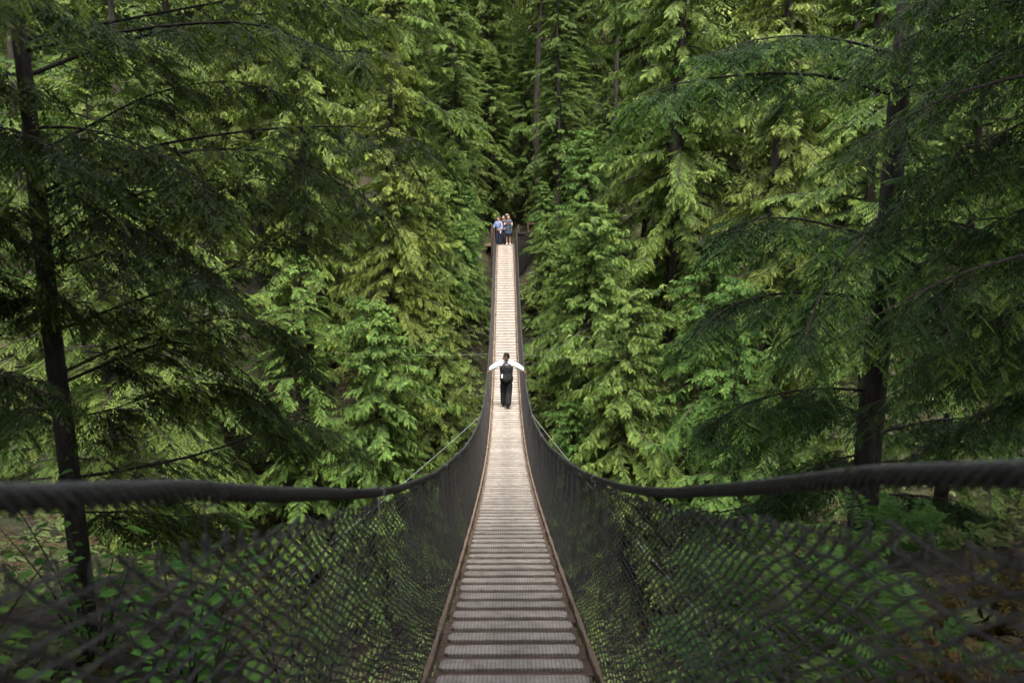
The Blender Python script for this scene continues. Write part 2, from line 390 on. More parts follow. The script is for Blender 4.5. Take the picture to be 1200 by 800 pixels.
        # ties from net to rope
        for y in np.arange(1.9, 24, 2.2):
            y = y + random.uniform(-.4, .4); p = rope_pt(np.array(y), sd); a = np.linspace(0, 2 * math.pi, 13)
            tb = MB(); ringp = p + np.stack([.028 * np.cos(a), np.linspace(-.006, .006, 13), .028 * np.sin(a)], -1)
            q = p - np.array([0, 0, .026]); g = float(gap(y)) + .015
            path = np.concatenate([ringp[3:], ringp[1:3], [ringp[3] * .2 + q * .8], [q - (0, 0, g * .5), q + (0, .01, -g)]])
            tb.tubes(path, .0030, 4, False, (.1, 1, .1)); tb.obj('rope_tie', M['steel'] if random.random() < .35 else M['net'], bridge)
    # wire-rope clamps on the net hem close to the camera
    for sd, y, hh, paint in ((-1, .86, .93, M['red_paint']), (1, 1.42, .42, None)):
        base = np.array([sd * .655, y, float(deck_z(y)) + hh])
        cb = MB(); cb.box(base, (.030, .085, .03), .006)
        for dy in (-.024, .024):
            a = np.linspace(0, math.pi, 9)
            cb.tubes(np.stack([base[0] + .022 * np.cos(a), np.full(9, base[1] + dy), base[2] + .012 + .022 * np.sin(a)], -1), .005, 6)
        c = cb.obj('cable_clamp', M['steel'], bridge)
        for dy in (-.024, .024):
            for dx in (-.022, .022):
                nb2 = MB(); nb2.tubes(np.array([[base[0] + dx, base[1] + dy, base[2] - .03], [base[0] + dx, base[1] + dy, base[2] - .012]]), .010, 6); nb2.obj('nut', paint or M['steel'], c)
    # stay wires down to both banks
    def to_ground(a, b):
        for t in np.arange(1.0, 4, .02):
            p = a + (b - a) * t
            if p[2] < float(ground(p[0], p[1])): break
        return p
    def wire(a, b, sag=.15, r=.0065):
        a, b = np.array(a, float), np.array(b, float); t = np.linspace(0, 1, 15)[:, None]
        p = a + (b - a) * t; p[:, 2] -= sag * 4 * (t * (1 - t))[:, 0]
        x = MB(); x.tubes(p, r, 6); x.obj('stay_wire', M['wire'], bridge)
    A = rope_pt(np.array(20.3), -1) + np.array([-.03, 0, -.06]); B = at(440, 590, 12.2); wire(A, to_ground(A, B), .05)
    A = rope_pt(np.array(20.3), 1) + np.array([.03, 0, -.06]); B = at(688, 562, 13.5); wire(A, to_ground(A, B), .05)
    A = np.array([-HW - .04, 33.2, float(deck_z(33.2)) + .0]); B = at(480, 413, 35.5); wire(A, A + (B - A) * 2.4, .1, .005)
    A = np.array([HW + .04, 33.2, float(deck_z(33.2)) + .0]); B = at(700, 419, 36); wire(A, A + (B - A) * 2.4, .1, .005)
    # posts at both ends
    for sd in (-1, 1):
        for y, x, zt in ((49.05, .74, 1.12), (-2.45, .74, 1.45)):
            p = MB(); z = float(deck_z(y)); p.box((sd * x, y, z + (zt - 2.2) / 2), (.15, .15, zt + 2.2), .012); p.box((sd * x, y, z + zt + .012), (.17, .17, .024), .006)
            p.obj('post', M['post'], bridge)
build_bridge()

def far_platform():
    z = float(deck_z(49.0))
    t = empty('timber_landing', (0, 50.9, z - .1)); tag(t, 'dark timber landing at the far end of the bridge where people stand', 'landing')
    p = MB()
    for i in range(26): p.box((random.uniform(-.01, .01), -1.78 + i * .142, .06), (2.6, .134, .05), .004)
    p.obj('floor_boards', M['wood'], t)
    for x in (-1.1, 0, 1.1):
        p = MB(); p.box((x, 0, -.06), (.14, 3.6, .18), .01); p.obj('joist', M['post'], t)
    for x in (-1.2, 1.2):
        for y in (-1.6, 1.6):
            p = MB(); p.box((x, y, -1.6), (.2, .2, 3.4), .01); p.obj('pile', M['post'], t)
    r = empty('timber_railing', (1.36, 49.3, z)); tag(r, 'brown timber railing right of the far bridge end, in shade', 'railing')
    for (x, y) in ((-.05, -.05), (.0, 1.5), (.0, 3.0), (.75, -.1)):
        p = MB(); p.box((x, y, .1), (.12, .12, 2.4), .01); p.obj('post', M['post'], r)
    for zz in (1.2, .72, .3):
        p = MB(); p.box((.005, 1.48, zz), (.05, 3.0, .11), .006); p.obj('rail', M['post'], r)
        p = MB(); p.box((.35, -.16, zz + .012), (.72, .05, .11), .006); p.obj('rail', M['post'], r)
    b = empty('retaining_wall', (1.95, 48.2, ground(1.9, 48.2) - .6)); tag(b, 'upright log retaining wall coloured as if shaded, below the railing at the far bank', 'wall')
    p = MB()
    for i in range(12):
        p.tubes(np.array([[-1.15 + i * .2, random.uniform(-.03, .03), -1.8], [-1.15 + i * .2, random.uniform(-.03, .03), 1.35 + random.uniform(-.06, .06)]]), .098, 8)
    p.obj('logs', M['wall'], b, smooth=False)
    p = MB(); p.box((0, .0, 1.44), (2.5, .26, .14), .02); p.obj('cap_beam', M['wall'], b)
far_platform()

# ------------------------------------------------------------------ foliage
def frond_mesh(P, D, N, Ln, n=8, ratio=.38, kw=.075, droop=.25, tint=None, rng=RG, alpha=(1.0, .55)):
    """flat feather-like sprays: a midrib with pinnae either side"""
    D = unit(D); Sx = unit(np.cross(N, D)); m = len(P); L = Ln[:, None]
    base_t = rng.uniform(.15, .6, m) if tint is None else tint
    Q, Tn = [], []
    for k in range(n + 1):
        t = (k + .55) / (n + .6)
        mid = P + D * L * t; mid[:, 2] -= droop * Ln * t * t
        dn = D.copy(); dn[:, 2] -= 2 * droop * t; dn = unit(dn)
        pl = ratio * (.30 + .70 * math.sin(math.pi * min(1, t * .78 + .16)))
        for sg in ((-1, 1) if k < n else (0,)):
            al = (alpha[0] + (alpha[1] - alpha[0]) * t) if sg else 0
            d = dn * math.cos(al) + sg * Sx * math.sin(al)
            d = d + rng.normal(0, .10, (m, 3)); d[:, 2] -= .25 * droop; d = unit(d)
            l = L * (pl if sg else ratio * .55) * rng.uniform(.7, 1.25, (m, 1))
            Wd = unit(np.cross(N, d)) * (kw * (.75 + .5 * rng.random((m, 1)))) * (.5 + .5 * np.minimum(1, L / (L.mean() + 1e-6)))
            a = mid; c = mid + d * l; c[:, 2] -= .12 * l[:, 0]
            b = mid + d * l * .5
            Q.append(np.stack([a, b - Wd * .5, c, b + Wd * .5], 1))
            Tn.append(base_t + .30 * (t - .4) + rng.normal(0, .07, m))
    V = np.concatenate(Q).reshape(-1, 3); F = np.arange(len(V)).reshape(-1, 4)
    return V, F, np.clip(np.concatenate(Tn), 0, 1)

def along(paths, per, s0, rng):
    m, k, _ = paths.shape
    s = s0 + (1 - s0) * (np.arange(per)[None] + rng.random((m, per))) / per
    s[:, -1] = 1.0
    f = s * (k - 1); i = np.minimum(f.astype(int), k - 2); u = (f - i)[..., None]
    r = np.arange(m)[:, None]
    a, b = paths[r, i], paths[r, i + 1]
    return a + (b - a) * u, unit(b - a), s

def fronds_on(paths, per, s0, L0, L1, fa, fb, fc, jit, nrm, rng, scale=None):
    P, T, s = along(paths, per, s0, rng); m = len(paths)
    Z = np.array([0, 0, 1.0]); Sd = unit(np.cross(T, Z))
    sg = np.where(np.arange(per) % 2 == 0, 1.0, -1.0)[None, :, None] * np.ones((m, 1, 1)); sg[:, -1] = 0
    D = T * fa + Sd * sg * fb - Z * fc + rng.normal(0, jit, P.shape)
    L = (L0 + (L1 - L0) * s) * rng.uniform(.7, 1.3, s.shape)
    if scale is not None: L = L * scale[:, None]
    out = unit(T * np.array([1, 1, 0]))
    N = out * nrm[0] + Z * nrm[1] + rng.normal(0, nrm[2], P.shape)
    return P.reshape(-1, 3), D.reshape(-1, 3), N.reshape(-1, 3), L.ravel()

def trunk_mesh(name, h, r0, limbs, limb_r, mat, rng, sides=10, lean=.15, limb_sides=4):
    z = np.concatenate([[-2.5, -.3, .15, .6], np.linspace(1.4, h, 14)])
    r = r0 * np.clip(1 - z / h, .02, 1) ** .85; r[:2] = r0 * 1.55; r[2] = r0 * 1.3; r[3] = r0 * 1.1
    p = np.stack([lean * np.sin(z * .31 + rng.random() * 6), lean * np.sin(z * .27 + rng.random() * 6), z], -1); p -= np.array([p[2, 0], p[2, 1], 0])
    mb = MB(); mb.tubes(p, r, sides, False)
    if len(limbs):
        k = limbs.shape[1]; s = np.linspace(0, 1, k)
        mb.tubes(limbs, limb_r[:, None] * (1 - .88 * s)[None], limb_sides, False)
    return mb.me(name, mat, smooth=True)

def conifer(kind, h, r0, crown0, nb, Lmax, per, seed, leaf, bark, n=8, size=1.0, top=.7):
    rng = np.random.default_rng(seed)
    i = np.arange(nb); t = np.clip((i + rng.random(nb)) / nb, 0, 1) ** .9
    z = h * (crown0 + (.99 - crown0) * t)
    clump = .8 + .35 * np.sin(z * 1.7 + seed) * np.sin(i * 2.4)
    L = Lmax * ((1 - t) ** top * .93 + .07) * rng.uniform(.62, 1.15, nb) * np.minimum(1, .55 + t * 5) * clump
    az = i * 2.39996 + rng.normal(0, .35, nb)
    s = np.linspace(0, 1, 8)
    if kind == 'cedar': rise, drp, tip = rng.uniform(-.15, .15, nb), rng.uniform(-.75, -.4, nb), rng.uniform(.1, .35, nb)
    else: rise, drp, tip = rng.uniform(.0, .30, nb), rng.uniform(-.5, -.25, nb), rng.uniform(-.15, .0, nb)
    rise = rise + .5 * t ** 3
    rr = L[:, None] * s[None]
    dz = L[:, None] * (rise[:, None] * s + drp[:, None] * s ** 2 + tip[:, None] * s ** 4)
    azs = az[:, None] + rng.normal(0, .18, nb)[:, None] * s[None] ** 2
    paths = np.stack([rr * np.cos(azs), rr * np.sin(azs), z[:, None] + dz], -1)
    sc = np.clip(L / Lmax * 1.3, .45, 1.1)
    if kind == 'cedar':
        a = fronds_on(paths, per, .22, .95 * size, .62 * size, .55, .70, .40, .38, (.45, .72, .38), rng, sc)
        V, F, tn = frond_mesh(*a, n=n, ratio=.40, kw=.082 * size, droop=.36, rng=rng)
    else:
        a = fronds_on(paths, per, .22, .85 * size, .50 * size, .62, .78, .08, .16, (.12, 1.0, .22), rng, sc)
        V, F, tn = frond_mesh(*a, n=n, ratio=.42, kw=.070 * size, droop=.30, rng=rng)
    crown = mesh_data('crown', V, F, leaf, tint=tn)
    # a few bare dead limbs below the crown
    nd = 14; zd = rng.uniform(.05 * h, crown0 * h + 1, nd); ad = rng.uniform(0, 6.28, nd); ld = rng.uniform(.4, 1.8, nd)
    dead = np.stack([ld[:, None] * s * np.cos(ad)[:, None], ld[:, None] * s * np.sin(ad)[:, None], zd[:, None] - .3 * ld[:, None] * s ** 2], -1)
    trunk = trunk_mesh('trunk', h, r0, np.concatenate([paths, dead]), np.concatenate([np.clip(.012 * L, .012, .06), np.full(nd, .02)]), bark, rng)
    return trunk, crown

PROTO = {
    'cedar_a': conifer('cedar', 32, .42, .05, 380, 4.9, 54, 1, M['cedar'], M['bark'], n=6, size=.58),
    'cedar_b': conifer('cedar', 27, .34, .04, 350, 4.3, 52, 2, M['cedar'], M['bark'], n=6, size=.55),
    'cedar_c': conifer('cedar', 30, .38, .06, 350, 4.6, 54, 3, M['cedar'], M['bark'], n=6, size=.60),
    'hem_a': conifer('hemlock', 33, .30, .22, 200, 4.3, 36, 4, M['hemlock'], M['pale_bark'], n=6, size=.70),
    'hem_b': conifer('hemlock', 28, .24, .12, 230, 4.0, 38, 5, M['hemlock'], M['bark'], n=6, size=.68),
    'hem_pole': conifer('hemlock', 36, .21, .36, 150, 3.4, 34, 8, M['hemlock'], M['bark'], n=6, size=.68),
    'young': conifer('cedar', 9, .10, .02, 240, 3.2, 38, 6, M['bright'], M['bark'], n=6, size=.38, top=.42),
    'low_hem': conifer('hemlock', 11, .11, .06, 170, 3.2, 34, 7, M['bright'], M['bark'], n=6, size=.42, top=.5),
}
def tree(name, proto, x, y, label, cat='tree', group=None, sc=1.0, rz=None, zoff=0.0, lean=0.0):
    z = float(ground(x, y)) + zoff
    t = empty(name, (x, y, z), random.uniform(0, 6.28) if rz is None else rz)
    t.scale = (sc, sc, sc); t.rotation_euler.x = lean
    tag(t, label, cat, group)
    tr, cr = PROTO[proto]
    obj('trunk', tr, t); obj('crown', cr, t)
    return t

# the far bank and the gorge walls
T = [
 # name, proto, x, y, scale, rz, label
 ('cedar_tree', 'cedar_a', -5.6, 45.5, 1.0, .3, 'tall bright drooping cedar nearest the left side of the far bridge end'),
 ('cedar_tree', 'cedar_b', -5.0, 38.5, .85, 1.1, 'shorter cedar with hanging sprays low against the left netting beyond the walker'),
 ('cedar_tree', 'cedar_c', -9.4, 41.0, 1.05, 2.0, 'broad yellow green cedar second to the left of the far bridge end'),
 ('cedar_tree', 'cedar_a', -13.2, 45.5, 1.0, 4.0, 'cedar at the left edge of the sunlit mass, beside the bare grey trunk'),
 ('cedar_tree', 'cedar_a', 8.4, 42.0, 1.08, 5.2, 'largest bright cedar right of the bridge, reaching out of the top of the picture'),
 ('cedar_tree', 'cedar_b', 12.4, 38.5, 1.15, .9, 'bright cedar just right of the largest one right of the bridge'),
 ('cedar_tree', 'cedar_c', 8.0, 48.5, .95, 3.3, 'cedar half hidden behind the largest cedar right of the bridge'),
 ('cedar_tree', 'cedar_b', 16.6, 42.0, 1.1, 2.2, 'cedar behind the dark trunk right of the bridge'),
 ('cedar_tree', 'cedar_c', -3.6, 53.5, .9, 1.5, 'cedar arching over the group at the far bridge end from the left'),
 ('hemlock_tree', 'hem_pole', 2.1, 54.2, 1.0, .4, 'hemlock with a bare pole trunk straight above the far bridge end'),
 ('hemlock_tree', 'hem_pole', 6.75, 56.0, .95, 1.9, 'thin pale trunked hemlock between the centre pole and the bright right cedar'),
 ('cedar_tree', 'cedar_c', -1.2, 60.0, 1.0, 3.9, 'cedar rising behind the group at the far bridge end'),
 ('hemlock_tree', 'hem_b', 4.5, 59.5, 1.0, 5.9, 'hemlock with flat tiers just right of the centre pole trunk'),
 ('hemlock_tree', 'hem_a', -15.6, 57.0, 1.0, 2.9, 'hemlock with bare grey trunk upper left, left of the sunlit cedars'),
 ('hemlock_tree', 'hem_b', -18.5, 48.0, 1.1, 5.0, 'dim hemlock behind the left foreground branches'),
 ('hemlock_tree', 'hem_b', -24.0, 45.0, 1.15, .7, 'dim hemlock near the left edge behind the slender dark trunk'),
 ('hemlock_tree', 'hem_a', -21.0, 38.0, .95, 1.7, 'hemlock standing low on the far gorge side at the left edge'),
 ('hemlock_tree', 'hem_b', 20.8, 44.0, 1.1, 3.0, 'dim hemlock far right behind the hanging dark boughs'),
 ('hemlock_tree', 'hem_b', 25.5, 40.0, 1.15, 5.5, 'dim hemlock at the right edge of the far bank'),
 ('hemlock_tree', 'hem_b', 12.0, 28.5, 1.05, 2.5, 'sunlit layered hemlock right of the bridge, left of the dark trunk'),
 ('hemlock_tree', 'hem_b', 15.8, 25.5, 1.0, .6, 'layered hemlock directly behind the dark trunk on the right'),
 ('hemlock_tree', 'hem_b', -13.4, 32.0, .95, 4.4, 'layered hemlock left of the bridge at middle distance'),
 ('hemlock_tree', 'hem_a', -11.8, 27.0, .9, 1.2, 'hemlock with a pale grey trunk behind the left foreground branches'),
 ('hemlock_tree', 'hem_b', -17.0, 24.0, 1.0, 3.1, 'shaded hemlock at the left edge of the near gorge side'),
 ('hemlock_tree', 'hem_b', 20.0, 21.0, 1.05, 1.4, 'shaded hemlock at the right edge of the near gorge side'),
 ('young_hemlock', 'low_hem', 3.4, 51.6, .95, 1.0, 'small hemlock with flat bright tiers just right of the group at the far end'),
 ('young_hemlock', 'low_hem', -3.0, 50.8, .8, 2.0, 'small hemlock whose boughs touch the left post at the far end'),
 ('young_cedar', 'young', 4.2, 44.5, 1.0, .5, 'low bright cedar beside the right netting below the log wall'),
 ('young_cedar', 'young', 4.0, 39.0, 1.35, 2.4, 'vivid green bush like cedar right of the walking man'),
 ('young_cedar', 'young', 5.0, 34.5, 1.45, 4.1, 'vivid green young cedar low on the slope further right of the walking man'),
 ('young_cedar', 'young', 8.6, 35.5, 1.5, 3.0, 'vivid green young cedar at the foot of the largest bright cedar'),
 ('young_hemlock', 'low_hem', 8.6, 30.5, 1.4, 5.1, 'bright young hemlock low on the right in front of the vivid cedars'),
 ('young_cedar', 'young', -4.0, 42.0, 1.1, 3.6, 'low cedar tucked against the left netting near the far end'),
 ('young_cedar', 'young', -5.2, 34.5, 1.4, 1.6, 'low cedar on the slope under the left stay wire'),
 ('young_hemlock', 'low_hem', 4.3, 54.2, 1.1, 1.3, 'shady young hemlock just right of the centre pole trunk above the railing'),
 ('hemlock_tree', 'hem_b', -3.2, 51.5, .75, 4.2, 'hemlock added so its boughs shade the left end of the timber landing'),  # put in for the shade its boughs cast on the landing
 ('young_hemlock', 'low_hem', 2.7, 51.9, .62, 2.6, 'little hemlock with flat tiers leaning over the timber railing'),
 ('young_hemlock', 'low_hem', -14.6, 28.5, 1.5, 2.6, 'bushy young hemlock on the slope below the layered hemlock on the left'),
 ('young_hemlock', 'low_hem', -18.0, 30.0, 1.6, .6, 'bushy young hemlock half hidden by the slender left trunk'),
 ('young_hemlock', 'low_hem', -22.5, 32.0, 1.7, 3.6, 'bushy young hemlock at the left edge above the rope'),
 ('young_hemlock', 'low_hem', -9.6, 20.5, 1.3, 4.6, 'dim young hemlock low behind the left netting'),
 ('young_hemlock', 'low_hem', -12.5, 36.5, 1.5, 1.6, 'young hemlock on the far slope behind the left stay wire'),
 ('young_hemlock', 'low_hem', 13.5, 20.0, 1.4, 2.1, 'young hemlock at the foot of the layered hemlock behind the dark right trunk'),
 ('young_hemlock', 'low_hem', 9.0, 17.0, 1.2, .9, 'dim young hemlock low behind the right netting'),
 ('young_cedar', 'young', -2.0, 46.9, .42, 2.2, 'tiny cedar under the left edge of the landing, against the post'),
 ('young_cedar', 'young', 2.1, 46.7, .42, 1.2, 'tiny cedar at the foot of the log wall against the right netting'),
 ('young_cedar', 'young', -2.1, 44.0, .55, .2, 'very small cedar beside the upper left netting'),
 ('young_cedar', 'young', 2.2, 44.3, .55, 5.2, 'very small cedar beside the upper right netting'),
 ('young_hemlock', 'low_hem', -.9, 55.6, 1.0, 3.0, 'dark low hemlock closing the gap directly behind the far group'),
 ('young_hemlock', 'low_hem', 1.3, 56.3, 1.1, 5.2, 'dark low hemlock behind the timber railing'),
 ('young_cedar', 'young', 2.9, 35.6, .8, .9, 'small vivid cedar closest to the right netting beside the walking man'),
 ('young_cedar', 'young', 3.0, 41.6, .8, 2.7, 'small bright cedar between the right netting and the low cedar under the log wall'),
 ('young_cedar', 'young', -3.0, 37.8, .85, 5.7, 'small cedar closest to the left netting beyond the walking man'),
 ('young_cedar', 'young', -2.9, 45.8, .75, 4.9, 'small cedar under the left end of the far landing'),
 ('young_hemlock', 'low_hem', 5.6, 48.6, .8, 3.9, 'low hemlock at the right end of the log wall'),
 ('young_hemlock', 'low_hem', -8.6, 35.0, 1.3, .2, 'young hemlock low on the slope left of the walking man'),
]
for (nm, pr, x, y, sc, rz, lab) in T:
    tree(nm, pr, x, y, lab, 'tree', None, sc, rz)

tree('young_hemlock', 'hem_b', -2.7, 48.3, 'slim hemlock added beside the left far post so its boughs shade the group', 'tree', None, .62, .9, 1.0)  # this hemlock and the next are put in to shade the far group
tree('young_hemlock', 'hem_b', 2.9, 48.9, 'slim hemlock added beside the timber railing so its boughs shade the group', 'tree', None, .62, 2.9, 1.4)
# trees added round the near bank, mostly unseen, to shade the bridge's near end
for (pr, x, y, sc, rz) in (('hem_a', -4.8, -2.5, 1.0, 0.), ('hem_a', 4.6, -4.0, 1.05, 2.), ('hem_a', -1.5, -8.5, 1.1, 4.), ('hem_a', 8.5, 1.5, 1.1, 1.), ('hem_a', -9.0, 2.0, 1.0, 3.), ('hem_a', 3.5, -11.0, 1.2, 5.), ('hem_a', 11.5, 7.0, 1.05, 2.6), ('hem_a', -12.5, 8.0, 1.05, .8), ('hem_a', 10.5, -7.0, 1.1, 4.2), ('hem_a', -7.0, -9.0, 1.1, 1.2), ('hem_b', -2.7, -1.6, 1.3, .7), ('hem_b', 2.8, -1.9, 1.35, 3.3), ('hem_b', -5.6, .6, 1.0, .2), ('hem_b', 5.8, 1.0, 1.0, 2.9), ('hem_b', -3.8, -4.6, 1.05, 1.8), ('hem_b', 3.6, -5.0, 1.05, 4.4), ('cedar_a', 0.4, -7.6, 1.0, .9), ('cedar_b', -9.2, 5.6, 1.1, 3.7), ('cedar_a', 10.6, 8.4, 1.0, 5.1), ('cedar_a', -14.2, 13.0, 1.0, 2.2), ('cedar_a', 16.0, 13.5, 1.0, 1.1), ('cedar_c', 6.8, -9.5, 1.0, .4), ('cedar_c', -6.5, -6.5, 1.0, 3.1)):
    tree('hemlock_tree', pr, x, y, 'tall conifer added on the near bank to shade the start of the bridge', 'tree', 'added shade trees on the near bank', sc, rz)

# the wood further up the far slope: one mass
def far_wood():
    rng = np.random.default_rng(77); Vs, Fs, Ts, n0 = [], [], [], 0
    spots = [(x + rng.uniform(-2, 2), y + rng.uniform(-2.5, 2.5)) for y, xs in ((66, np.arange(-40, 41, 5.4)), (76, np.arange(-46, 47, 6.5)), (90, np.arange(-54, 55, 8)), (56, (-35, -29, -22, 16, 20.5, 26, 31, 37)), (44, (-36, -31, 32, 37))) for x in xs]
    for (x, y) in spots:
        h = rng.uniform(24, 36); nb = 110
        t = (np.arange(nb) + rng.random(nb)) / nb; z = h * (.05 + .94 * t); L = 4.6 * ((1 - t) ** .7 * .93 + .07) * rng.uniform(.6, 1.15, nb)
        az = np.arange(nb) * 2.4 + rng.normal(0, .4, nb); s = np.linspace(0, 1, 5)
        paths = np.stack([L[:, None] * s * np.cos(az)[:, None], L[:, None] * s * np.sin(az)[:, None], z[:, None] + L[:, None] * (.1 * s - .45 * s ** 2)], -1)
        a = fronds_on(paths, 12, .15, 1.5, .9, .6, .75, .2, .2, (.3, .9, .25), rng)
        V, F, tn = frond_mesh(*a, n=4, ratio=.5, kw=.20, droop=.3, rng=rng)
        V = V + np.array([x, y, float(ground(x, y))]); Vs.append(V); Fs.append(F + n0); Ts.append(tn); n0 += len(V)
        tv, tf = tubes(np.array([[x, y, float(ground(x, y)) - 1], [x, y, float(ground(x, y)) + h]]), np.array([.32, .04]), 6, False)
        Vs.append(tv); Fs.append(tf + n0); Ts.append(np.zeros(len(tf))); n0 += len(tv)
    o = obj('far_wood', mesh_data('far_wood', np.concatenate(Vs), np.concatenate(Fs), M['hemlock'], tint=np.concatenate(Ts)))
    tag(o, 'dark mass of conifers up the slope behind the far bank', 'wood', kind='stuff')
far_wood()

# ------------------------------------------------------------------ foreground trees, built limb by limb
def bough(points, k=12):
    P = np.array(points, float); u = np.linspace(0, len(P) - 1, k); i = np.minimum(u.astype(int), len(P) - 2); f = (u - i)[:, None]
    # Catmull-Rom through the points
    Q = np.concatenate([[2 * P[0] - P[1]], P, [2 * P[-1] - P[-2]]])
    a, b, c, d = Q[i], Q[i + 1], Q[i + 2], Q[i + 3]
    return .5 * (2 * b + (c - a) * f + (2 * a - 5 * b + 4 * c - d) * f ** 2 + (3 * b - a - 3 * c + d) * f ** 3)

def boughs_to_leaf(B, rng, nt=26, s0=.25, tl=.75, fl=.19, n=6, kw=.018, per=9, hang=.5):
    P, Tn, s = along(B, nt, s0, rng); m = len(B)
    Z = np.array([0, 0, 1.0]); Sd = unit(np.cross(Tn, Z))
    sg = np.where(np.arange(nt) % 2 == 0, 1.0, -1.0)[None, :, None]
    D = unit(Tn * .65 + Sd * sg * rng.uniform(.4, 1, (m, nt, 1)) - Z * hang * rng.uniform(.1, .9, (m, nt, 1)) + rng.normal(0, .15, P.shape))
    blen = np.linalg.norm(np.diff(B, axis=1), axis=2).sum(1)
    L = tl * (1.05 - .65 * s) * rng.uniform(.6, 1.2, s.shape) * np.clip(blen / 2.4, .4, 1.2)[:, None]
    q = np.linspace(0, 1, 6)
    tw = P[:, :, None] + D[:, :, None] * L[:, :, None, None] * q[None, None, :, None]
    tw[..., 2] -= .28 * L[:, :, None] * q ** 2
    tw = tw.reshape(-1, 6, 3)
    a = fronds_on(tw, per, .08, fl, fl * .65, .6, .75, .1, .16, (.1, 1.0, .25), rng)
    rep = np.repeat(rng.uniform(.1, .5, len(tw)), per)
    V, F, t = frond_mesh(*a, n=n, ratio=.42, kw=kw, droop=.25, tint=rep + .25 * np.tile(np.linspace(0, 1, per), len(tw)), rng=rng)
    return tw, V, F, t

def near_tree(name, label, trunk_pts, trunk_r, boughs, seed, leaf, bark, radii=.02, sides=12, **kw):
    rng = np.random.default_rng(seed)
    root = empty(name, trunk_pts[0] if len(trunk_pts) else boughs[0][0]); tag(root, label, 'tree')
    o0 = np.array(root.location)
    B = np.array([bough(b) for b in boughs]) - o0
    mb = MB()
    if len(trunk_pts):
        tp = bough(np.array(trunk_pts) - o0, 30); mb.tubes(tp, np.interp(np.linspace(0, 1, 30), np.linspace(0, 1, len(trunk_r)), trunk_r), sides, False)
    s = np.linspace(0, 1, B.shape[1]); bl = np.linalg.norm(np.diff(B, axis=1), axis=2).sum(1)
    mb.tubes(B, (radii * np.clip(bl / 2.5, .5, 1.5))[:, None] * (1 - .85 * s)[None], 6, False)
    tw, V, F, t = boughs_to_leaf(B, rng, **kw)
    mb.tubes(tw, np.linspace(.0045, .0015, 6)[None], 3, False)
    mb.obj('trunk', bark, root, smooth=True)
    obj('crown', mesh_data('crown', V, F, leaf, tint=t), root)
    return root

def px_bough(pts, d0, d1): 
    n = len(pts); return [at(px, py, d0 + (d1 - d0) * i / (n - 1)) for i, (px, py) in enumerate(pts)]

def left_tree():
    D = 6.6
    foot = at(100, 740, D); foot[2] = float(ground(foot[0], foot[1])) - .2
    tr = [foot, at(97, 690, D), at(80, 540, D), at(62, 400, D), at(48, 270, D), at(35, 140, D), at(18, 0, D), at(-5, -200, D), at(-20, -420, D)]
    b = [
     px_bough([(24, 48), (110, 30), (230, 8), (330, -8), (440, 20)], D, D + 1.2),
     px_bough([(28, 60), (100, 45), (200, 30), (300, 28), (390, 60), (440, 55)], D, D - .6),
     px_bough([(30, 90), (120, 56), (230, 28), (340, 14), (450, 22)], D, D + 2.0),
     px_bough([(44, 230), (120, 190), (210, 165), (330, 150), (440, 150), (505, 170)], D, D + .9),
     px_bough([(44, 235), (130, 200), (240, 175), (340, 185), (440, 230)], D, D - .5),
     px_bough([(50, 300), (130, 240), (220, 215), (310, 210), (380, 240)], D, D + .3),
     px_bough([(62, 390), (110, 370), (180, 345), (260, 320), (330, 275), (390, 270)], D, D + .6),
     px_bough([(66, 440), (130, 410), (200, 385), (270, 372), (330, 385), (370, 430)], D, D + .9),
     px_bough([(70, 450), (140, 420), (210, 400), (280, 430), (330, 490), (350, 520)], D, D + 1.4),
     px_bough([(80, 560), (150, 550), (240, 530), (310, 505), (350, 490), (420, 520)], D, D + 1.8),
     px_bough([(60, 380), (20, 350), (-40, 330), (-100, 330)], D, D - .8),
     px_bough([(50, 260), (0, 240), (-60, 230), (-120, 260)], D, D - 1.2),
     px_bough([(36, 150), (90, 150), (150, 165), (220, 200), (250, 250)], D, D - 1.0),
     px_bough([(36, 160), (0, 150), (-60, 170), (-120, 200)], D, D - 1.2),
     px_bough([(40, 200), (90, 230), (140, 260), (200, 285), (240, 330)], D, D - 1.2),
     px_bough([(20, 20), (-30, 0), (-90, 10), (-150, 40)], D, D - 1.0),
     px_bough([(12, -60), (90, -90), (200, -80), (320, -40), (400, 5)], D, D + .6),
     px_bough([(70, 480), (20, 480), (-40, 490), (-90, 520)], D, D + 1.0),
     px_bough([(52, 310), (110, 300), (190, 262), (270, 240), (350, 225)], D, D + 1.6),
     px_bough([(40, 180), (100, 150), (180, 110), (270, 95), (350, 110)], D, D + 1.4),
     px_bough([(74, 490), (130, 480), (200, 455), (260, 450), (310, 470)], D, D + .4),
     px_bough([(84, 600), (150, 600), (220, 605), (270, 600)], D, D + 1.5),
    ]
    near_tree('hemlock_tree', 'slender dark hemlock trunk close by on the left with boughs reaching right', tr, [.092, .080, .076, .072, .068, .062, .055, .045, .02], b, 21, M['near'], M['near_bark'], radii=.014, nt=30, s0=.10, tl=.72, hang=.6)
left_tree()

